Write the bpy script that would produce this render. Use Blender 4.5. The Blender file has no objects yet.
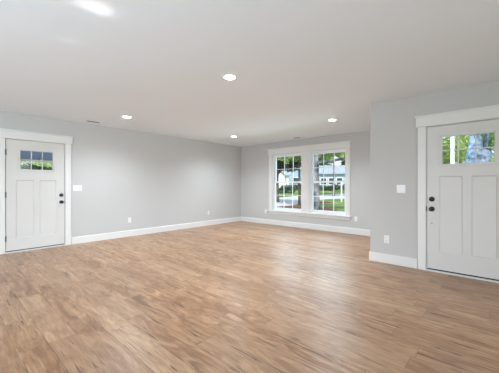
import bpy, bmesh, math, random
from mathutils import Vector, Matrix
S = bpy.context.scene
C = S.collection
R = math.radians
random.seed(7)

# ---------------------------------------------------------------- camera
CAM_H = 1.175
cd = bpy.data.cameras.new('camera')
cam = bpy.data.objects.new('camera', cd); C.objects.link(cam)
cam.location = (0, 0, CAM_H)
cam.rotation_euler = (R(90), 0, R(41.8))
cd.sensor_fit = 'HORIZONTAL'; cd.sensor_width = 36
cd.lens = 277/499*36
cd.shift_y = -1.3/499
cd.clip_start = .05; cd.clip_end = 500
S.camera = cam

# ---------------------------------------------------------------- world, sun, big lights, exposure
S.view_settings.view_transform = 'Standard'
S.view_settings.look = 'None'
S.view_settings.gamma = 1
S.view_settings.use_curve_mapping = False
S.view_settings.exposure = 0.12
W = bpy.data.worlds.new('world'); S.world = W; W.use_nodes = True
wn = W.node_tree.nodes; wl = W.node_tree.links
bg = wn['Background']
sky = wn.new('ShaderNodeTexSky'); sky.sky_type = 'NISHITA'
sky.sun_disc = False; sky.sun_elevation = R(50); sky.sun_rotation = R(140)
sky.air_density = 1.0; sky.dust_density = 3.0
hs = wn.new('ShaderNodeHueSaturation'); hs.inputs['Saturation'].default_value = .55
wl.new(sky.outputs[0], hs.inputs['Color']); wl.new(hs.outputs[0], bg.inputs['Color'])
bg.inputs['Strength'].default_value = .30

def light(name, kind, loc, energy, color=(1, 1, 1), target=None, **kw):
    l = bpy.data.lights.new(name, kind); l.energy = energy; l.color = color
    for k, v in kw.items(): setattr(l, k, v)
    o = bpy.data.objects.new(name, l); C.objects.link(o); o.location = loc
    if target: o.rotation_euler = (Vector(target)-Vector(loc)).to_track_quat('-Z', 'Y').to_euler()
    return o
# sun high behind the house and to the right of it
light('sun', 'SUN', (20, -20, 30), 4.0, (1, .95, .86), target=(6, 0, 0), angle=R(1.0))
# added area lamps standing in for daylight from behind and right of the viewpoint
light('rear_daylight_fill', 'AREA', (-2.6, -3.42, 1.35), 44, (.80, .91, 1), target=(-4.4, 1.5, .4), shape='RECTANGLE', size=2.6, size_y=1.6, spread=R(115))
light('side_daylight_fill', 'AREA', (3.72, .6, 1.35), 46, (.82, .92, 1), target=(0, .3, 1.6), shape='RECTANGLE', size=4.4, size_y=1.6, spread=R(120))
# unseen up-facing lamp added behind the viewpoint to brighten the ceiling
light('ceiling_fill', 'AREA', (-.6, -2.2, .05), 230, (.60, .82, 1), target=(-2.6, -1.2, 2.4), shape='RECTANGLE', size=3.0, size_y=1.4)
# lamps added outside the windows: floor sheen from above, ceiling fill from below
light('floor_sheen_fill', 'AREA', (-4.4, 10.2, 4.4), 1050, (.64, .83, 1), target=(-3.2, 4.0, 0), shape='RECTANGLE', size=7, size_y=2.6)
light('below_sill_fill', 'AREA', (-3.9, 7.35, .05), 110, (.68, .86, 1), target=(-3.8, 5.6, 2.44), shape='RECTANGLE', size=2.8, size_y=.6)
# two small added lamps stand in for sun glints on the ceiling
light('sun_glint_lamp', 'AREA', (-2.7, -2.2, .5), .045, (1, .99, .96), target=(-2.13, .74, 2.44), shape='RECTANGLE', size=.13, size_y=.10, spread=R(2.6))
light('sun_glint_lamp', 'AREA', (-3.0, -2.2, .5), .006, (1, .99, .96), target=(-2.80, .76, 2.44), shape='RECTANGLE', size=.12, size_y=.05, spread=R(2.6))

# ---------------------------------------------------------------- materials
def mat(name, col, rough=.5, spec=.5, metal=0, noise=None, bump=None, **kw):
    m = bpy.data.materials.new(name); m.use_nodes = True
    n = m.node_tree.nodes; l = m.node_tree.links
    p = n['Principled BSDF']
    p.inputs['Roughness'].default_value = rough
    p.inputs['Specular IOR Level'].default_value = spec
    p.inputs['Metallic'].default_value = metal
    p.inputs['Base Color'].default_value = (*col, 1)
    for k, v in kw.items(): p.inputs[k.replace('_', ' ')].default_value = v
    tc = n.new('ShaderNodeTexCoord')
    if noise:
        scale, col2 = noise
        nt = n.new('ShaderNodeTexNoise'); nt.inputs['Scale'].default_value = scale; nt.inputs['Detail'].default_value = 5
        mx = n.new('ShaderNodeMix'); mx.data_type = 'RGBA'
        cr = n.new('ShaderNodeMapRange'); cr.inputs['From Min'].default_value = .35; cr.inputs['From Max'].default_value = .65
        l.new(tc.outputs['Object'], nt.inputs['Vector']); l.new(nt.outputs['Fac'], cr.inputs['Value'])
        l.new(cr.outputs[0], mx.inputs['Factor'])
        mx.inputs['A'].default_value = (*col, 1); mx.inputs['B'].default_value = (*col2, 1)
        l.new(mx.outputs['Result'], p.inputs['Base Color'])
    if bump:
        scale, st = bump
        nb = n.new('ShaderNodeTexNoise'); nb.inputs['Scale'].default_value = scale
        b = n.new('ShaderNodeBump'); b.inputs['Strength'].default_value = st; b.inputs['Distance'].default_value = .002
        l.new(tc.outputs['Object'], nb.inputs['Vector']); l.new(nb.outputs['Fac'], b.inputs['Height']); l.new(b.outputs[0], p.inputs['Normal'])
    return m
def emis(name, col, st):
    m = bpy.data.materials.new(name); m.use_nodes = True
    p = m.node_tree.nodes['Principled BSDF']
    p.inputs['Base Color'].default_value = (.9, .9, .9, 1)
    p.inputs['Emission Color'].default_value = (*col, 1); p.inputs['Emission Strength'].default_value = st
    return m
def glass_mat(name):
    m = bpy.data.materials.new(name); m.use_nodes = True
    n = m.node_tree.nodes; l = m.node_tree.links
    n.remove(n['Principled BSDF']); out = n['Material Output']
    t = n.new('ShaderNodeBsdfTransparent'); t.inputs[0].default_value = (.95, .965, .965, 1)
    g = n.new('ShaderNodeBsdfGlossy'); g.inputs['Roughness'].default_value = .02
    f = n.new('ShaderNodeFresnel'); f.inputs['IOR'].default_value = 1.35
    mx = n.new('ShaderNodeMixShader')
    l.new(f.outputs[0], mx.inputs[0]); l.new(t.outputs[0], mx.inputs[1]); l.new(g.outputs[0], mx.inputs[2]); l.new(mx.outputs[0], out.inputs[0])
    return m
def floor_mat():
    m = bpy.data.materials.new('oak_vinyl_planks'); m.use_nodes = True
    n = m.node_tree.nodes; l = m.node_tree.links; p = n['Principled BSDF']
    def M(op, a, b=None, c=None):
        k = n.new('ShaderNodeMath'); k.operation = op
        for i, v in enumerate((a, b, c)):
            if v is None: continue
            if isinstance(v, (int, float)): k.inputs[i].default_value = v
            else: l.new(v, k.inputs[i])
        return k.outputs[0]
    def WN(x, y, z=0.0):
        cb = n.new('ShaderNodeCombineXYZ')
        for i, v in enumerate((x, y, z)):
            if isinstance(v, (int, float)): cb.inputs[i].default_value = v
            else: l.new(v, cb.inputs[i])
        w = n.new('ShaderNodeTexWhiteNoise'); w.noise_dimensions = '3D'; l.new(cb.outputs[0], w.inputs['Vector']); return w.outputs['Value']
    def NZ(x, y, z, scale=1, det=4, dist=0, rough=.55):
        cb = n.new('ShaderNodeCombineXYZ')
        for i, v in enumerate((x, y, z)):
            if isinstance(v, (int, float)): cb.inputs[i].default_value = v
            else: l.new(v, cb.inputs[i])
        w = n.new('ShaderNodeTexNoise'); w.inputs['Scale'].default_value = scale; w.inputs['Detail'].default_value = det
        w.inputs['Distortion'].default_value = dist; w.inputs['Roughness'].default_value = rough
        l.new(cb.outputs[0], w.inputs['Vector']); return w.outputs['Fac']
    def MR(v, a, b, c=0., d=1.):
        k = n.new('ShaderNodeMapRange'); k.inputs['From Min'].default_value = a; k.inputs['From Max'].default_value = b
        k.inputs['To Min'].default_value = c; k.inputs['To Max'].default_value = d; l.new(v, k.inputs['Value']); return k.outputs[0]
    def MIX(f, a, b, mode='MIX'):
        k = n.new('ShaderNodeMix'); k.data_type = 'RGBA'; k.blend_type = mode
        if isinstance(f, (int, float)): k.inputs['Factor'].default_value = f
        else: l.new(f, k.inputs['Factor'])
        for nm, v in (('A', a), ('B', b)):
            if isinstance(v, tuple): k.inputs[nm].default_value = (*v, 1)
            else: l.new(v, k.inputs[nm])
        return k.outputs['Result']
    tc = n.new('ShaderNodeTexCoord'); sp = n.new('ShaderNodeSeparateXYZ'); l.new(tc.outputs['Object'], sp.inputs[0])
    x, y = sp.outputs[0], sp.outputs[1]
    PW, PL = .18, 1.22
    ry = M('DIVIDE', y, PW); row = M('FLOOR', ry); fy = M('SUBTRACT', ry, row)
    xs = M('ADD', M('DIVIDE', x, PL), M('MULTIPLY', WN(row, 3.1), 7.3)); colu = M('FLOOR', xs); fx = M('SUBTRACT', xs, colu)
    idn = WN(row, colu, 1.7); id2 = WN(row, colu, 9.2)
    z = M('MULTIPLY', idn, 40)
    grain = NZ(M('MULTIPLY', x, 1.6), M('MULTIPLY', y, 22), z, 1, 6, .6)
    cloud = NZ(M('MULTIPLY', x, 2.6), M('MULTIPLY', y, 10), z, 1, 5, 1.4, .65)
    fine = NZ(M('MULTIPLY', x, 8), M('MULTIPLY', y, 120), z, 1, 3)
    knot = NZ(M('MULTIPLY', x, 2.2), M('MULTIPLY', y, 13), M('ADD', z, 5), 1, 3, .5)
    crack = NZ(M('MULTIPLY', x, 2.4), M('MULTIPLY', y, 40), M('ADD', z, 11), 1, 3, .9)
    crack2 = NZ(M('MULTIPLY', x, .9), M('MULTIPLY', y, 2.4), M('ADD', z, 21), 1, 2)
    A, B, D = FLOOR_A, FLOOR_B, FLOOR_D
    c0 = MIX(MR(grain, .3, .7), A, B)
    c1 = MIX(MR(cloud, .42, .62, 0, .95), c0, D)
    c1 = MIX(MR(idn, 0, 1, 0, .42), c1, FLOOR_E)
    c1 = MIX(MR(id2, .55, 1, 0, .32), c1, FLOOR_F)
    c1 = MIX(MR(fine, .35, .65, 0, .34), c1, (.16, .085, .045))
    c1 = MIX(MR(knot, .60, .70, 0, .6), c1, (.115, .052, .026))
    ck = M('MULTIPLY', MR(crack, .605, .65), MR(crack2, .45, .55))
    c1 = MIX(M('MULTIPLY', ck, .8), c1, (.075, .036, .02))
    ey = M('MINIMUM', fy, M('SUBTRACT', 1, fy)); ex = M('MINIMUM', fx, M('SUBTRACT', 1, fx))
    g = M('MAXIMUM', MR(ey, .006, .016, 1, 0), MR(ex, .001, .0026, 1, 0))
    c1 = MIX(M('MULTIPLY', g, .42), c1, (.05, .028, .018))
    l.new(c1, p.inputs['Base Color'])
    l.new(MR(grain, .3, .7, .31, .40), p.inputs['Roughness'])
    p.inputs['Specular IOR Level'].default_value = .5
    b = n.new('ShaderNodeBump'); b.inputs['Strength'].default_value = .25; b.inputs['Distance'].default_value = .0015
    hgt = M('SUBTRACT', M('MULTIPLY', fine, .5), g); l.new(hgt, b.inputs['Height']); l.new(b.outputs[0], p.inputs['Normal'])
    return m
FLOOR_A = (.62, .375, .22); FLOOR_B = (.36, .18, .085); FLOOR_D = (.255, .115, .052); FLOOR_E = (.64, .42, .26); FLOOR_F = (.28, .145, .074)

M_WALL = mat('grey_wall_paint', (.58, .57, .558), .75, .25, bump=(260, .12))
M_CEIL = mat('white_ceiling_paint', (.84, .875, .915), .9, .15, bump=(180, .1))
M_TRIM = mat('white_trim_gloss', (.80, .785, .765), .35, .5)
M_DOOR = mat('white_door_paint', (.705, .685, .66), .38, .5)
M_PLATE = mat('white_plate_plastic', (.88, .88, .88), .3, .5)
M_VINYL = mat('white_window_vinyl', (.86, .88, .89), .35, .5)
M_BLACK = mat('black_hardware', (.010, .010, .011), .35, .5)
M_SLOT = mat('dark_slot', (.03, .03, .03), .6)
M_HINGE = mat('dark_grey_hinge', (.10, .10, .10), .4, .5, .6)
M_STEEL = mat('brushed_steel', (.5, .5, .5), .35, .5, .9)
M_SWEEP = mat('black_rubber', (.012, .012, .012), .6)
M_SILL = mat('white_threshold', (.80, .78, .76), .45)
M_GLASS = glass_mat('clear_glass')
M_LENS = emis('led_lens', (1, .98, .95), 55)
M_RING = mat('white_lamp_trim', (.9, .9, .9), .4)
M_VENT = mat('shaded_vent_metal', (.10, .10, .10), .5)  # louvre metal darkened to carry the shade between the blades
M_FLOOR = floor_mat()

# ---------------------------------------------------------------- mesh helpers
class MB:
    def __init__(s): s.bm = bmesh.new()
    def box(s, x0, x1, y0, y1, z0, z1, bev=0, seg=2):
        r = bmesh.ops.create_cube(s.bm, size=1)
        vs = r['verts']
        for v in vs:
            v.co = Vector(((x0+x1)/2+v.co.x*(x1-x0), (y0+y1)/2+v.co.y*(y1-y0), (z0+z1)/2+v.co.z*(z1-z0)))
        if bev:
            es = list({e for v in vs for e in v.link_edges})
            bmesh.ops.bevel(s.bm, geom=es, offset=bev, segments=seg, profile=.5, affect='EDGES')
        return s
    def lathe(s, prof, origin, axis, n=28):
        # prof: list of (radius, distance along the axis)
        q = Vector((0, 0, 1)).rotation_difference(Vector(axis).normalized()); o = Vector(origin)
        rings = []
        for r, d in prof:
            if r < 1e-6: rings.append([s.bm.verts.new(o+q @ Vector((0, 0, d)))])
            else: rings.append([s.bm.verts.new(o+q @ Vector((r*math.cos(2*math.pi*i/n), r*math.sin(2*math.pi*i/n), d))) for i in range(n)])
        for a, b in zip(rings, rings[1:]):
            for i in range(n):
                j = (i+1) % n
                if len(a) == 1 and len(b) == 1: continue
                if len(a) == 1: s.bm.faces.new((a[0], b[i], b[j]))
                elif len(b) == 1: s.bm.faces.new((a[i], b[0], a[j]))
                else: s.bm.faces.new((a[i], b[i], b[j], a[j]))
        return s
    def prism(s, pts, y0, y1, axis='y'):
        # pts in the plane across the axis, extruded from y0 to y1
        def P(a, b, t): return Vector((a, t, b)) if axis == 'y' else (Vector((t, a, b)) if axis == 'x' else Vector((a, b, t)))
        A = [s.bm.verts.new(P(a, b, y0)) for a, b in pts]; B = [s.bm.verts.new(P(a, b, y1)) for a, b in pts]
        s.bm.faces.new(A); s.bm.faces.new(B[::-1])
        for i in range(len(pts)):
            j = (i+1) % len(pts); s.bm.faces.new((A[i], B[i], B[j], A[j]))
        return s
    def tube(s, pts, n=10):
        # pts: (Vector, radius)
        rings = []
        for k, (p, r) in enumerate(pts):
            a = pts[max(k-1, 0)][0]; b = pts[min(k+1, len(pts)-1)][0]
            q = Vector((0, 0, 1)).rotation_difference((Vector(b)-Vector(a)).normalized())
            rings.append([s.bm.verts.new(Vector(p)+q @ Vector((r*math.cos(2*math.pi*i/n), r*math.sin(2*math.pi*i/n), 0))) for i in range(n)])
        for a, b in zip(rings, rings[1:]):
            for i in range(n):
                j = (i+1) % n; s.bm.faces.new((a[i], a[j], b[j], b[i]))
        s.bm.faces.new(rings[0][::-1]); s.bm.faces.new(rings[-1])
        return s
    def build(s, name, m, parent=None, smooth=False, loc=None):
        bmesh.ops.recalc_face_normals(s.bm, faces=s.bm.faces[:])
        me = bpy.data.meshes.new(name); s.bm.to_mesh(me); s.bm.free()
        if smooth:
            for p in me.polygons: p.use_smooth = True
        if m: me.materials.append(m)
        o = bpy.data.objects.new(name, me); C.objects.link(o)
        if parent: o.parent = parent
        if loc: o.location = loc
        return o
def tag(o, label=None, cat=None, group=None, kind=None):
    if label: o['label'] = label
    if cat: o['category'] = cat
    if group: o['group'] = group
    if kind: o['kind'] = kind
    return o
def empty(name, loc, rz=0, label=None, cat=None, group=None, kind=None):
    o = bpy.data.objects.new(name, None); C.objects.link(o); o.location = loc; o.rotation_euler = (0, 0, rz)
    o.empty_display_size = .1
    return tag(o, label, cat, group, kind)
def kids(o): return [c for c in C.objects if c.parent == o]
def dup(o, parent=None):
    c = o.copy(); C.objects.link(c); c.parent = parent
    for k in kids(o): dup(k, c)
    return c

# ---------------------------------------------------------------- room shell
XL, YB, XC, YR = -6.30, 6.63, -1.48, 4.49
XE, YS, H, T = 3.8, -3.5, 2.44, .15
mb = MB(); mb.prism([(XL-T, YS-T), (XE+T, YS-T), (XE+T, YR+T), (XC+T, YR+T), (XC+T, YB+T), (XL-T, YB+T)], -.12, 0, 'z')
tag(mb.build('floor', M_FLOOR), 'brown wood plank floor with dark knots and grain', kind='structure')
mb = MB(); mb.prism([(XL-T, YS-T), (XE+T, YS-T), (XE+T, YR+T), (XC+T, YR+T), (XC+T, YB+T), (XL-T, YB+T)], H, H+.2, 'z')
tag(mb.build('ceiling', M_CEIL), 'smooth white ceiling over the whole room', kind='structure')
# left wall with the door opening
DY0, DY1, DH = .738, 1.645, 1.985
mb = MB(); mb.box(XL-T, XL, YS, DY0, 0, H).box(XL-T, XL, DY0, DY1, DH, H).box(XL-T, XL, DY1, YB, 0, H)
tag(mb.build('wall_left', M_WALL), 'long pale grey wall with the white door at its left end', kind='structure')
# back wall with two window openings
WZ0, WZ1 = .43, 2.075
WX = [(-5.01, -3.985), (-3.765, -2.75)]
mb = MB(); mb.box(XL-T, XC+T, YB, YB+T, 0, WZ0).box(XL-T, XC+T, YB, YB+T, WZ1, H)
mb.box(XL-T, WX[0][0], YB, YB+T, WZ0, WZ1).box(WX[0][1], WX[1][0], YB, YB+T, WZ0, WZ1).box(WX[1][1], XC+T, YB, YB+T, WZ0, WZ1)
tag(mb.build('wall_back', M_WALL), 'grey end wall around the pair of windows', kind='structure')
# right wall with the second door, and the short return wall at its corner
RX0, RX1 = -.743, .165
mb = MB(); mb.box(XC, RX0, YR, YR+T, 0, H).box(RX0, RX1, YR, YR+T, DH, H).box(RX1, XE, YR, YR+T, 0, H)
tag(mb.build('wall_right', M_WALL), 'nearer grey wall around the white door at the right', kind='structure')
mb = MB(); mb.box(XC, XC+T, YR+T, YB, 0, H)
tag(mb.build('wall_return', M_WALL), 'short grey wall returning from the corner to the window wall', kind='structure')
# walls behind and beside the viewpoint, each with a wide window opening
mb = MB(); mb.box(XL-T, XE+T, YS-T, YS, 0, .5).box(XL-T, XE+T, YS-T, YS, 2.2, H).box(XL-T, -3.9, YS-T, YS, .5, 2.2).box(.7, XE+T, YS-T, YS, .5, 2.2)
tag(mb.build('wall_rear', M_WALL), kind='structure')
mb = MB(); mb.box(XE, XE+T, YS, YR+T, 0, .5).box(XE, XE+T, YS, YR+T, 2.2, H).box(XE, XE+T, YS, -1.7, .5, 2.2).box(XE, XE+T, 2.9, YR+T, .5, 2.2)
tag(mb.build('wall_side', M_WALL), kind='structure')

# baseboards: a board with an eased top
BH, BT = .14, .016
def base(name, label, pts, axis, a, b, sgn):
    mb = MB()
    prof = [(0, 0), (sgn*BT, 0), (sgn*BT, BH-.012), (sgn*BT*.55, BH), (0, BH)]
    mb.prism([(pts+p, z) for p, z in prof], a, b, axis)
    return tag(mb.build(name, M_TRIM), label, kind='structure')
base('baseboard_left', 'white baseboard along the long left wall', XL, 'y', 1.742, YB, 1)
base('baseboard_back', 'white baseboard below the pair of windows', YB, 'x', XL+BT, XC, -1)
# the right one wraps the outside corner
mb = MB(); mb.box(XC-BT, -.838, YR-BT, YR, 0, BH, .004).box(XC-BT, XC, YR-BT+.004, YB-BT, 0, BH, .004)
tag(mb.build('baseboard_right', M_TRIM), 'white baseboard wrapping the wall corner beside the right door', kind='structure')
base('baseboard_rear', None, YS, 'x', XL+BT, XE, 1)
base('baseboard_front', None, XL, 'y', YS+BT, .636, 1)
base('baseboard_side', None, YR, 'x', .262, XE, -1)

# ---------------------------------------------------------------- doors (local: x along the width, -y into the room)
def make_door(name, label, loc, rz, w, knob_x, glass, panels, hinge_x=None, spot=True):
    r = empty(name, loc, rz, label, kind='structure')
    y0, y1 = .006, .050; zb, zt = .034, 1.974
    gx0, gx1, gz0, gz1 = glass
    xs = sorted({0, w}); p0, p1, pm0, pm1, pz0, pz1 = panels
    mb = MB()
    # stiles and rails
    mb.box(0, w, y0, y1, gz1, zt).box(0, gx0, y0, y1, gz0, gz1).box(gx1, w, y0, y1, gz0, gz1)
    mb.box(0, w, y0, y1, pz1, gz0).box(0, p0, y0, y1, pz0, pz1).box(pm0, pm1, y0, y1, pz0, pz1).box(p1, w, y0, y1, pz0, pz1).box(0, w, y0, y1, zb, pz0)
    slab = mb.build('door_slab', M_DOOR, r)
    for a, b in ((p0, pm0), (pm1, p1)):
        m2 = MB(); m2.box(a, b, y0+.013, y1-.013, pz0, pz1)
        # sloped sticking round the recess
        k = .014
        m2.prism([(a, y0), (a+k, y0+.013), (a, y0+.013)], pz0, pz1, 'z')
        m2.prism([(b, y0), (b-k, y0+.013), (b, y0+.013)], pz0, pz1, 'z')
        m2.prism([(y0, pz0), (y0+.013, pz0+k), (y0+.013, pz0)], a, b, 'x')
        m2.prism([(y0, pz1), (y0+.013, pz1-k), (y0+.013, pz1)], a, b, 'x')
        m2.build('recessed_panel', M_DOOR, slab)
    fr = MB(); e = .030
    for (a, b, c, d) in ((gx0-e, gx1+e, gz1, gz1+e), (gx0-e, gx1+e, gz0-e, gz0), (gx0-e, gx0, gz0, gz1), (gx1, gx1+e, gz0, gz1)):
        fr.box(a, b, y0-.010, y0+.002, c, d, .004)
    fr.box(gx0, gx1, y0-.002, y1+.01, gz0, gz0+.006).box(gx0, gx1, y0-.002, y1+.01, gz1-.006, gz1).box(gx0, gx0+.006, y0-.002, y1+.01, gz0, gz1).box(gx1-.006, gx1, y0-.002, y1+.01, gz0, gz1)
    lf = fr.build('glass_frame', M_DOOR, r)
    MB().box(gx0, gx1, .026, .030, gz0, gz1).build('glass_pane', M_GLASS, lf)
    mu = MB(); t = .006
    for i in (1, 2):
        x = gx0+(gx1-gx0)*i/3; mu.box(x-t, x+t, .010, .046, gz0, gz1, .003)
    z = (gz0+gz1)/2; mu.box(gx0, gx1, .0105, .0455, z-t, z+t, .003)
    mu.build('muntin', M_DOOR, lf)
    # hardware
    d = MB().lathe([(0, 0), (.033, 0), (.034, -.006), (.031, -.013), (.020, -.016), (.018, -.024), (0, -.025)], (knob_x, y0, .984), (0, 1, 0)).build('deadbolt', M_BLACK, r, True)
    MB().box(knob_x-.006, knob_x+.006, y0-.040, y0-.023, .968, 1.000, .004).build('thumb_turn', M_BLACK, d)
    MB().lathe([(0, 0), (.033, 0), (.034, -.006), (.030, -.012), (.013, -.016), (.012, -.034), (.020, -.040), (.029, -.050), (.030, -.060), (.022, -.068), (0, -.070)], (knob_x, y0, .85), (0, 1, 0)).build('door_knob', M_BLACK, r, True)
    if spot: MB().lathe([(0, 0), (.007, 0), (.007, -.004), (0, -.005)], (knob_x, y0, .652), (0, 1, 0), 14).build('screw_cap', M_HINGE, r, True)
    far = knob_x > w/2
    ex = w+.005 if far else -.005
    MB().box(ex-.005, ex+.005, -.004, .02, .815, .885, .001).build('strike_plate', M_HINGE if not far else M_STEEL, r)
    if hinge_x is not None:
        for z in (.249, 1.006, 1.746):
            hb = MB(); hb.lathe([(0, 0), (.010, 0), (.010, .10), (0, .10)], (hinge_x, -.006, z-.05), (0, 0, 1), 12)
            hb.box(hinge_x-.005, hinge_x+.012, -.002, .006, z-.05, z+.05)
            hb.build('hinge', M_HINGE, r)
    MB().box(.002, w-.002, y0+.004, y1-.004, .016, zb).build('door_sweep', M_SWEEP, r)
    MB().box(-.018, w+.018, -.028, .144, 0, .017, .004).build('threshold', M_SILL, r)
    # jamb with stop, dark shadow gap is real: 5 mm each side
    jb = MB(); g = .006
    jb.box(-.020, -g, 0, .144, .018, 1.985).box(w+g, w+.020, 0, .144, .018, 1.985).box(-.020, w+.020, 0, .144, 1.974+g, 1.985)
    jb.box(-.020, .010, .054, .070, .018, 1.978).box(w-.010, w+.020, .054, .070, .018, 1.978).box(-.020, w+.020, .054, .070, 1.964, 1.984)
    jb.build('jamb', M_TRIM, r)
    for a, b in ((-.108, -.012), (w+.012, w+.108)):
        MB().box(a, b, -.022, -.001, 0, 1.984, .003).build('side_casing', M_TRIM, r)
    hc = MB(); hc.box(-.130, w+.130, -.030, -.001, 1.985, 2.125, .003).box(-.142, w+.142, -.045, -.001, 2.118, 2.140, .004)
    hc.build('head_casing', M_TRIM, r)
    return r
make_door('door_1', 'white panelled door with six small panes at the left', (XL, .758, 0), R(90), .867, .814,
          (.190, .682, 1.455, 1.800), (.135, .732, .394, .473, .238, 1.268), hinge_x=-.004, spot=False)
make_door('door_2', 'white panelled door with six small panes at the right', (-.723, YR, 0), 0, .868, .056,
          (.163, .703, 1.452, 1.828), (.138, .730, .392, .478, .27, 1.297))

# ---------------------------------------------------------------- windows
def make_window(name, label, x0, x1):
    r = empty(name, (x0, YB, WZ0), 0, label, kind='structure')
    w = x1-x0; h = WZ1-WZ0
    fr = MB(); t = .030
    fr.box(0, t, .001, .148, 0, h).box(w-t, w, .001, .148, 0, h).box(t, w-t, .001, .148, h-t, h).box(t, w-t, .001, .148, 0, t)
    fr.build('window_frame', M_VINYL, r)
    mid = h/2+.012
    for nm, za, zb, ya in (('upper_sash', mid-.022, h-t, .095), ('lower_sash', t, mid+.022, .062)):
        s = MB(); b = .040; yb = ya+.03
        s.box(t, t+b, ya, yb, za, zb).box(w-t-b, w-t, ya, yb, za, zb).box(t+b, w-t-b, ya, yb, zb-b, zb).box(t+b, w-t-b, ya, yb, za, za+(b if nm == 'upper_sash' else .055))
        so = s.build(nm, M_VINYL, r)
        gz0 = za+(b if nm == 'upper_sash' else .055); gz1 = zb-b
        MB().box(t+b, w-t-b, ya+.012, ya+.016, gz0, gz1).build('glass_pane', M_GLASS, so)
        mu = MB(); g = .0058
        for i in (1, 2):
            x = t+b+(w-2*(t+b))*i/3; mu.box(x-g, x+g, ya+.004, ya+.024, gz0, gz1)
        z = (gz0+gz1)/2; mu.box(t+b, w-t-b, ya+.0045, ya+.0235, z-g, z+g)
        mu.build('muntin', M_VINYL, so)
    lk = MB().box(w/2-.03, w/2+.03, .045, .064, mid+.010, mid+.026, .003).build('sash_lock', M_VINYL, r)
    return r
make_window('window_1', 'white sash window with grilles, left of the pair', *WX[0])
make_window('window_2', 'white sash window with grilles, right of the pair', *WX[1])
t = empty('trim_1', (-3.89, YB, 0), 0, 'white casing, header and sill around both windows', kind='structure')
o = -3.89
for a, b in ((-5.126, -5.0), (-3.995, -3.755), (-2.76, -2.655)):
    MB().box(a-o, b-o, -.022, -.001, .40, 2.085, .003).build('side_casing' if b-a < .2 else 'mullion_casing', M_TRIM, t)
hc = MB(); hc.box(-5.145-o, -2.640-o, -.030, -.001, 2.0855, 2.235, .003).box(-5.170-o, -2.612-o, -.045, -.001, 2.228, 2.252, .004); hc.build('head_casing', M_TRIM, t)
MB().box(-5.190-o, -2.615-o, -.055, -.001, .400, .432, .006).build('window_stool', M_TRIM, t)
MB().box(-5.126-o, -2.655-o, -.020, -.001, .330, .399, .003).build('apron', M_TRIM, t)

# ---------------------------------------------------------------- recessed ceiling lamps
def make_lamp():
    r = empty('recessed_light', (0, 0, H))
    MB().lathe([(.062, 0), (.085, 0), (.085, -.004), (.080, -.008), (.066, -.008), (.062, -.004)], (0, 0, 0), (0, 0, 1), 36).build('trim_ring', M_RING, r, True)
    MB().lathe([(0, -.0165), (.030, -.0150), (.050, -.011), (.063, -.005), (.0635, -.001), (0, -.001)], (0, 0, 0), (0, 0, 1), 36).build('lens', M_LENS, r, True)
    return r
lamp = make_lamp()
for i, (x, y, lab) in enumerate(((-2.33, 2.26, 'lit round ceiling light nearest the viewer, in mid ceiling'),
                                 (-5.11, 2.31, 'lit round ceiling light closest to the left door'),
                                 (-5.10, 5.09, 'lit round ceiling light above the far room corner'),
                                 (-2.38, 5.07, 'lit round ceiling light in front of the right window'))):
    l_ = lamp if i == 0 else dup(lamp)
    l_.location = (x, y, H); tag(l_, lab, 'ceiling light', 'round recessed lights in the ceiling')
    # the lamp's own light
    light('downlight', 'SPOT', (x, y, H-.03), 172, (.79, .91, 1), target=(x, y, 0), spot_size=R(150), spot_blend=1, shadow_soft_size=.06)

# ---------------------------------------------------------------- ceiling air vents
def make_vent(loc, rz, label, L=.26, Wd=.10):
    r = empty('ceiling_vent', loc, rz, label, 'vent', 'air vents in the ceiling')
    f = MB(); e = .016
    f.box(-L/2, L/2, -Wd/2, -Wd/2+e, -.008, -.0005, .002).box(-L/2, L/2, Wd/2-e, Wd/2, -.008, -.0005, .002).box(-L/2, -L/2+e, -Wd/2+e, Wd/2-e, -.008, -.0005).box(L/2-e, L/2, -Wd/2+e, Wd/2-e, -.008, -.0005)
    f.build('vent_frame', M_RING, r)
    MB().box(-L/2+e, L/2-e, -Wd/2+e, Wd/2-e, -.003, -.0005).build('duct_opening', M_SLOT, r)
    s = MB()
    for k in range(4):
        y = -Wd/2+e+(Wd-2*e)*(k+.5)/4
        s.prism([(y-.006, -.0035), (y+.003, -.010), (y+.0045, -.010), (y-.0045, -.0035)], -L/2+e, L/2-e, 'x')
    s.build('louvre', M_VENT, r)
    return r
make_vent((-5.97, 2.03, H), R(90), 'small dark ceiling vent near the left wall')
make_vent((-3.97, 6.32, H), 0, 'small ceiling vent above the pair of windows', .24)

# ---------------------------------------------------------------- plates on the walls (local -y into the room)
def make_outlet(label, loc, rz):
    r = empty('power_outlet', loc, rz, label, 'outlet', 'duplex power outlets low on the walls')
    MB().box(-.036, .036, -.006, -.0005, -.058, .058, .003).build('cover_plate', M_PLATE, r)
    for z in (-.024, .024):
        c = MB().box(-.017, .017, -.0095, -.006, z-.016, z+.016, .003).build('receptacle', M_PLATE, r)
        MB().box(-.008, -.0055, -.0102, -.0094, z-.004, z+.008).box(.0055, .008, -.0102, -.0094, z-.004, z+.008).box(-.002, .002, -.0102, -.0094, z-.011, z-.007).build('slots', M_SLOT, c)
    return r
make_outlet('white outlet on the left wall, nearer the left door', (XL, 2.906, .372), R(90))
make_outlet('white outlet on the left wall, nearer the far corner', (XL, 5.238, .368), R(90))
make_outlet('white outlet just left of the window sill, near the far corner', (-5.262, YB, .378), 0)
make_outlet('white outlet just right of the window sill', (-2.515, YB, .368), 0)
make_outlet('white outlet on the wall beside the right door', (-1.241, YR, .362), 0)
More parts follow.
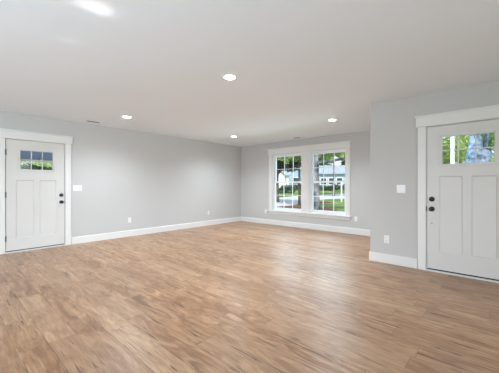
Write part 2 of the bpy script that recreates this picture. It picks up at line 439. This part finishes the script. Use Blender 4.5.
def make_switch(label, loc, rz, n):
    r = empty('light_switch', loc, rz, label, 'light switch')
    w = .0255+.0462*n
    MB().box(-w/2, w/2, -.006, -.0005, -.060, .060, .003).build('cover_plate', M_PLATE, r)
    for k in range(n):
        x = (k-(n-1)/2)*.046
        MB().prism([(-.006, -.033), (-.006, .033), (-.0075, .033), (-.0105, -.033)], x-.0165, x+.0165, 'x').build('rocker', M_PLATE, r)
    return r
make_switch('wide white switch plate on the left wall beside the door', (XL, 1.846, 1.118), R(90), 3)
make_switch('white double switch plate left of the right door', (-1.047, YR, 1.121), 0, 2)

# ================================================================ outdoors
def gz(x, y):
    d = math.hypot(x, y); k = min(max((d-46)/18, 0), 1); k = k*k*(3-2*k)
    return -.45+1.15*k
M_GRASS = mat('lawn', (.085, .15, .05), .9, .1, noise=(.35, (.20, .30, .10)))  # tree shade put into the grass colour as broad darker patches
M_ROAD = mat('pale_asphalt', (.40, .45, .50), .85, .2, noise=(1.5, (.46, .51, .56)))
M_MULCH = mat('red_mulch', (.16, .07, .06), .95, .1, noise=(8, (.08, .035, .03)))
M_BARK = mat('grey_bark', (.03, .045, .075), .9, .1, noise=(2.6, (.30, .30, .32)), bump=(20, .6))
M_BARK2 = mat('dark_bark', (.07, .06, .055), .9, .1, noise=(4, (.16, .14, .12)))
M_BARK3 = mat('blue_grey_bark', (.035, .055, .09), .9, .1, noise=(9, (.18, .24, .33)), bump=(30, .5))
def leafmat(name, a, b):
    m = mat(name, a, .6, .2, noise=(1.3, b))
    n = m.node_tree.nodes; l = m.node_tree.links; p = n['Principled BSDF']; out = n['Material Output']
    tr = n.new('ShaderNodeBsdfTranslucent'); mx = n.new('ShaderNodeMixShader'); mx.inputs[0].default_value = .35
    src = p.inputs['Base Color'].links[0].from_socket
    l.new(src, tr.inputs[0]); l.new(p.outputs[0], mx.inputs[1]); l.new(tr.outputs[0], mx.inputs[2]); l.new(mx.outputs[0], out.inputs[0])
    return m
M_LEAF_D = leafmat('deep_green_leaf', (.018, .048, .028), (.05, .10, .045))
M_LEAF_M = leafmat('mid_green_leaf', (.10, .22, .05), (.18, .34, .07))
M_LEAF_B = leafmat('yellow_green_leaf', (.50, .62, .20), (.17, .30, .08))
# ground
mb = MB(); N = 60; X0, X1, Y0, Y1 = -95, 60, -40, 110
vs = [[mb.bm.verts.new((X0+(X1-X0)*i/N, Y0+(Y1-Y0)*j/N, gz(X0+(X1-X0)*i/N, Y0+(Y1-Y0)*j/N))) for j in range(N+1)] for i in range(N+1)]
for i in range(N):
    for j in range(N): mb.bm.faces.new((vs[i][j], vs[i+1][j], vs[i+1][j+1], vs[i][j+1]))
g = mb.build('lawn', M_GRASS, None, True); tag(g, 'green lawn outside the windows', kind='structure')
# house foundation carries the floor
mb = MB(); mb.prism([(XL-T, YS-T), (XE+T, YS-T), (XE+T, YR+T), (XC+T, YR+T), (XC+T, YB+T), (XL-T, YB+T)], -.7, -.12, 'z')
tag(mb.build('foundation', mat('concrete', (.4, .4, .4), .9)), kind='structure')
# street: near and far edges
near = [(-12.0, -20), (-12.0, 5), (-11.7, 14), (-12.1, 18.5), (-13.6, 24.5), (-14.7, 30), (-13.0, 34.5), (-6, 41), (6, 48), (24, 54)]
far = [(-20.5, -20), (-20.5, 5), (-20.3, 16), (-20.6, 27), (-22, 34), (-22.3, 40), (-19.5, 46.5), (-11, 53), (2, 60), (22, 66)]
mb = MB(); rows = []
for a, b in zip(near, far):
    row = []
    for k in range(9):
        x = a[0]+(b[0]-a[0])*k/8; y = a[1]+(b[1]-a[1])*k/8; row.append(mb.bm.verts.new((x, y, gz(x, y)+.03)))
    rows.append(row)
for a, b in zip(rows, rows[1:]):
    for k in range(8): mb.bm.faces.new((a[k], a[k+1], b[k+1], b[k]))
tag(mb.build('road', M_ROAD, None, True), 'pale blue-grey street curving past the lawn', kind='structure')

def cam_pt(px, depth):
    # plan position of something seen about this far away in this direction (used once, to lay the garden out)
    u = (px-249.5)/277; a = R(41.8); return (depth*(-math.sin(a)+math.cos(a)*u), depth*(math.cos(a)+math.sin(a)*u))

def mulch(px, d, rx, ry):
    x, y = cam_pt(px, d); mb = MB(); z = gz(x, y)
    rings = []
    for k, (q, hh) in enumerate(((1, .0), (.8, .07), (.45, .11), (0, .12))):
        if q == 0: rings.append([mb.bm.verts.new((x, y, z+hh))])
        else: rings.append([mb.bm.verts.new((x+rx*q*math.cos(t)*(1+.1*math.sin(3*t)), y+ry*q*math.sin(t)*(1+.12*math.cos(2*t)), z+hh)) for t in [2*math.pi*i/28 for i in range(28)]])
    for a, b in zip(rings, rings[1:]):
        for i in range(28):
            j = (i+1) % 28
            if len(b) == 1: mb.bm.faces.new((a[i], a[j], b[0]))
            else: mb.bm.faces.new((a[i], a[j], b[j], b[i]))
    return mb.build('mulch_bed', M_MULCH, None, True)
tag(mulch(301, 19, 2.3, 2.0), 'dark red mulch bed seen at the foot of the left window', kind='stuff')
tag(mulch(316, 26, 1.6, 1.3), 'reddish mulch bed round the trunk seen in the right window', kind='stuff')

def crown(blobs, n, size, rnd):
    """leaves scattered through ellipsoid lobes, each leaf a folded pair of triangles"""
    me = bpy.data.meshes.new('foliage'); V = []; F = []
    tot = sum(b[3]*b[4]*b[5] for b in blobs)**(1)
    for (bx, by, bz, rx, ry, rz) in blobs:
        k = int(n*(rx*ry*rz)/tot)
        for _ in range(k):
            while True:
                d = Vector([rnd.uniform(-1, 1) for _ in range(3)])
                if d.length <= 1 and d.length > .35: break
            p = Vector((bx+d.x*rx, by+d.y*ry, bz+d.z*rz))
            q = Vector((rnd.gauss(0, 1), rnd.gauss(0, 1), rnd.gauss(0, 1))).normalized()
            u = q.orthogonal().normalized(); v = q.cross(u); s = size*rnd.uniform(.6, 1.4)
            a = rnd.uniform(0, 6.28); u, v = u*math.cos(a)+v*math.sin(a), v*math.cos(a)-u*math.sin(a)
            i = len(V)
            V += [p-u*s, p-v*s*.45+q*s*.12, p+u*s, p+v*s*.45+q*s*.12]
            F += [(i, i+1, i+2), (i, i+2, i+3)]
    me.from_pydata(V, [], F); me.update(); return me
def tree(name, label, cat, x, y, r0, trunk_h, blobs, n, leaf, lm, bark, seed, limbs=(), group=None, lean=0):
    rnd = random.Random(seed); z = gz(x, y)
    r = empty(name, (x, y, z), 0, label, cat, group)
    if trunk_h:
        pts = [(Vector((lean*k/8*trunk_h+.04*rnd.uniform(-1, 1), .04*rnd.uniform(-1, 1), trunk_h*k/8-.1)), r0*(1.35 if k == 0 else 1.1-.055*k)) for k in range(9)]
        tb = MB().tube(pts, 14)
        for (a, b, ra, rb) in limbs:
            A_, B_ = Vector(a), Vector(b); md = (A_+B_)/2+Vector((0, 0, .12*(B_-A_).length))
            tb.tube([(A_, ra), (md, (ra+rb)/2), (B_, rb)], 10)
        tb.build('trunk', bark, r, True)
    me = crown(blobs, n, leaf, rnd); me.materials.append(lm)
    o = bpy.data.objects.new('foliage', me); C.objects.link(o); o.parent = r
    return r
def auto(name, label, px, d, zc, rr, n, leaf, lm, bark, seed, r0=.15, group=None, cat='tree'):
    """free-standing tree: crown of several lobes centred at height zc with spread rr"""
    rnd = random.Random(seed); x, y = cam_pt(px, d)
    bl = [(0, 0, zc, rr*.6, rr*.6, rr*.55)]+[(rr*.55*math.cos(a+seed), rr*.55*math.sin(a+seed), zc+rr*.35*rnd.uniform(-.8, .8), rr*.42, rr*.42, rr*.36) for a in [k*2*math.pi/7 for k in range(7)]]
    return tree(name, label, cat, x, y, r0, zc if zc-rr*.3 > 1 else 0, bl, n, leaf, lm, bark, seed, group=group)

GB = 'trees beyond the windows'
# beside the street, filling the tops of both windows
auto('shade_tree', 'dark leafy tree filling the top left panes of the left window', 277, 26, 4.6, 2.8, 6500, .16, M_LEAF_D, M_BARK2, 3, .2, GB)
auto('shade_tree', 'bright green tree in the top right panes of the left window', 299, 22, 4.5, 1.9, 2600, .13, M_LEAF_B, M_BARK2, 5, .10, GB)
# the tree with dark, pale-patched bark in the right window, with a long limb
x, y = cam_pt(316, 17.5)
tree('pale_patched_tree', 'tree with a thick pale-patched trunk at the left of the right window', 'tree', x, y, .20, 6.5,
     [(2.6, 1.6, 3.7, 1.9, 1.8, .75), (1.2, .5, 4.6, 1.6, 1.4, .8), (3.6, 2.6, 4.4, 1.7, 1.5, .9), (.2, .2, 6.4, 2, 2, 1.2), (3.4, 2.8, 3.2, .9, .9, .35)], 5200, .10, M_LEAF_B, M_BARK, 11,
     limbs=[((0, 0, 3.0), (3.0, 2.4, 2.75), .11, .05), ((0, 0, 2.2), (-.5, -.3, 4.2), .11, .07), ((.1, 0, 3.3), (1.6, 1.0, 4.6), .10, .05), ((2.0, 1.6, 2.9), (3.8, 3.4, 2.2), .06, .03)])
auto('shade_tree', 'tall dark tree rising behind the street in the right window', 334, 40, 8.2, 4.4, 3000, .28, M_LEAF_M, M_BARK2, 8, .12, GB)
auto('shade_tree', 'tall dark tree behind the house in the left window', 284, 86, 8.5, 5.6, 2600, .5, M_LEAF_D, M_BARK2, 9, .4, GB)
auto('shade_tree', 'tall green tree behind the house in the right window', 317, 88, 9, 5.6, 2600, .5, M_LEAF_M, M_BARK2, 10, .4, GB)
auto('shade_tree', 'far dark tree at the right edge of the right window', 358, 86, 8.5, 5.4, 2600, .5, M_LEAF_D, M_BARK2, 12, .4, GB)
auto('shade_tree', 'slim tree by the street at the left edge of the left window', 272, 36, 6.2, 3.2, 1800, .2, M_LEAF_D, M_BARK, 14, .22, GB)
# hedges across the street
for k, (px, d, lab) in enumerate(((281, 50, 'low dark hedge across the street in the left window'), (294, 56, 'low dark hedge before the gabled house in the left window'),
                                  (322, 53, 'dark shrub below the house windows in the right window'), (344, 54, 'low shrub behind the white post in the right window'))):
    x, y = cam_pt(px, d)
    tree('hedge', lab, 'hedge', x, y, .1, 0, [(-1.3, -1.1, .45, 1.2, .9, .6), (0, 0, .5, 1.2, .9, .6), (1.2, 1.0, .45, 1.2, .9, .6)], 900, .16, M_LEAF_D, M_BARK2, 20+k, group='hedges across the street')

# ---- houses across the street
M_HWALL = mat('pale_blue_siding', (.30, .40, .50), .8, .2)
M_HWHITE = mat('white_siding', (.78, .80, .82), .8, .2)
M_HROOF = mat('grey_shingles', (.20, .25, .31), .9, .1, noise=(3, (.28, .33, .40)))
M_HGLASS = mat('dark_window_glass', (.03, .05, .08), .15, .5)
def house(label, px, d, w, dep, h, rz, wallm, gable_at, wins, seed):
    x, y = cam_pt(px, d); z = gz(x, y)-.15
    r = empty('house', (x, y, z), rz, label, 'house')
    MB().box(-w/2, w/2, 0, dep, 0, h).build('wall', wallm, r)
    rf = MB(); oh = .5; pk = h+2.1
    rf.prism([(-oh, h-.1), (dep/2, pk), (dep+oh, h-.1), (dep+oh, h+.08), (dep/2, pk+.2), (-oh, h+.08)], -w/2-oh, w/2+oh, 'x')
    rf.build('roof', M_HROOF, r)
    gx, gw = gable_at
    gb = MB(); gb.prism([(gx-gw/2, 0), (gx+gw/2, 0), (gx+gw/2, h), (gx, h+1.5), (gx-gw/2, h)], -1.2, dep/2, 'y'); gb.build('gable_wall', wallm, r)
    gr = MB(); gr.prism([(gx-gw/2-.5, h-.28), (gx, h+1.55), (gx+gw/2+.5, h-.28), (gx+gw/2+.5, h-.08), (gx, h+1.78), (gx-gw/2-.5, h-.08)], -1.6, dep/2, 'y'); gr.build('gable_roof', M_HROOF, r)
    for (a, b, c, e) in wins:
        yy = -1.2 if gx-gw/2 < (a+b)/2 < gx+gw/2 else 0
        fo = MB().box(a-.12, b+.12, yy-.08, yy-.001, c-.12, e+.12).build('window', M_HWHITE, r)
        pn = MB().box(a, b, yy-.10, yy-.081, c, e).build('pane', M_HGLASS, fo)
    return r
house('pale blue house with grey roof and front gable across the street', 325, 66, 19, 8, 3.3, R(24), M_HWALL, (-6.7, 5.2),
      [(-7.4, -6.0, 1.0, 2.4), (-.9, .3, .8, 2.3), (.9, 2.1, .8, 2.3), (2.7, 3.9, .8, 2.3), (5.2, 6.6, .8, 2.3)], 1)
house('white neighbouring house left of the pale blue one', 270, 60, 8, 7, 2.9, R(38), M_HWHITE, (1.2, 3.6), [(-3.2, -2.0, .9, 2.2), (.6, 1.8, .9, 2.2)], 2)
# white post on the far lawn
x, y = cam_pt(341.5, 27)
r = empty('white_post', (x, y, gz(x, y)), R(20), 'slim white post on the lawn seen in the right window', 'post')
MB().box(-.06, .06, -.06, .06, 0, 1.75, .01).build('shaft', M_HWHITE, r)
pc = MB(); pc.box(-.085, .085, -.085, .085, 1.75, 1.80, .01); pc.prism([(-.07, 1.80), (.07, 1.80), (0, 1.90)], -.07, .07, 'x'); pc.build('post_cap', M_HWHITE, r)

mb = MB(); mb.prism([(-9.6, -4.6), (XL-T-.001, -4.6), (XL-T-.001, 5.9), (-9.6, 5.9)], -.5, -.12, 'z')  # unseen slab added to bounce neutral light up to the porch boards
tag(mb.build('bounce_slab', mat('pale_concrete', (.55, .54, .52), .9, .2, noise=(2, (.62, .61, .60)))), 'pale slab added outside the left door to bounce light', kind='structure')
# ---- porch roof over the left door, with sloping blue boards beneath
M_PORCH = mat('blue_porch_boards', (.38, .44, .70), .7, .3, noise=(5, (.44, .50, .78)))
r = empty('porch_roof', (XL-T, 1.2, 0), 0, 'blue-grey porch roof outside the left door', 'porch')
pr = MB(); pr.prism([(-.001, 2.56), (-2.6, 1.86), (-2.6, 1.94), (-.001, 2.66)], -4.4, 4.6, 'y')
pr.build('roof_boards', M_PORCH, r)
rb = MB()
for k in range(21):
    yy = -4.3+k*.44; rb.prism([(-.001, 2.53), (-2.58, 1.835), (-2.58, 1.865), (-.001, 2.56)], yy, yy+.03, 'y')
rb.build('batten', M_PORCH, r)
MB().box(-2.70, -2.60, -4.4, 4.6, 1.80, 1.96, .01).build('fascia', M_HWHITE, r)
for yy in (-4.2, 4.4): MB().box(-2.62, -2.50, yy-.06, yy+.06, -.119, 1.83, .01).build('porch_post', M_HWHITE, r)
GL = 'trees beyond the left door'
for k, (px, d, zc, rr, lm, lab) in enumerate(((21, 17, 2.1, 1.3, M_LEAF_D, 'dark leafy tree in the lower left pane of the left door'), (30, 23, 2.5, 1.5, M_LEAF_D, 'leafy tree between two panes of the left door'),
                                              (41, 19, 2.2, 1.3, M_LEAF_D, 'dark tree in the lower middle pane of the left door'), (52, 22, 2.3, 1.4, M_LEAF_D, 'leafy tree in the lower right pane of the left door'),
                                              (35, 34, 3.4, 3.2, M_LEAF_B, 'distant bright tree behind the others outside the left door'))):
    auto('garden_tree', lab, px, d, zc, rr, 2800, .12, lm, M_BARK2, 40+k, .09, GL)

# ---- outside the right door
x, y = cam_pt(452.5, 6.6)
r = empty('porch_post', (x, y, -.45), 0, 'square white porch post outside the right door', 'post')
MB().box(-.036, .036, -.036, .036, 0, 3.4, .006).build('shaft', M_HWHITE, r)
MB().box(-.07, .07, -.07, .07, 0, .14, .008).build('post_base', M_HWHITE, r)
x, y = cam_pt(475.5, 9)
tree('leaning_tree', 'blue-grey forked tree trunk outside the right door', 'tree', x, y, .17, 5.0,
     [(0, .5, 5.2, 1.8, 1.6, .9), (-1.4, 1.2, 4.4, .9, .9, .5)], 1500, .09, M_LEAF_B, M_BARK3, 31,
     limbs=[((-.1, -.1, 1.5), (.22, .20, 2.72), .30, .22), ((-.10, -.08, .2), (.02, .02, 3.6), .38, .12), ((.2, .2, 2.6), (.5, .6, 4.6), .07, .05)])
GR = 'trees beyond the right door'
for k, (px, d, zc, rr, lm, n, lab) in enumerate(((443, 13, 3.3, 1.3, M_LEAF_B, 2400, 'bright leafy tree left of the white post outside the right door'),
                                              (460, 17, 3.8, 1.5, M_LEAF_B, 2400, 'yellow-green tree between the white post and the forked trunk'),
                                              (488, 14, 3.9, 1.2, M_LEAF_M, 1400, 'small green tree in the upper right pane of the right door'),
                                              (497, 20, 2.9, 2.0, M_LEAF_B, 2200, 'yellow-green tree at the right edge of the right door panes'),
                                              (438, 32, 3.6, 2.2, M_LEAF_M, 2400, 'distant green tree at the left edge of the right door panes'))):
    auto('garden_tree', lab, px, d, zc, rr, n, .10, lm, M_BARK2, 60+k, .08, GR)
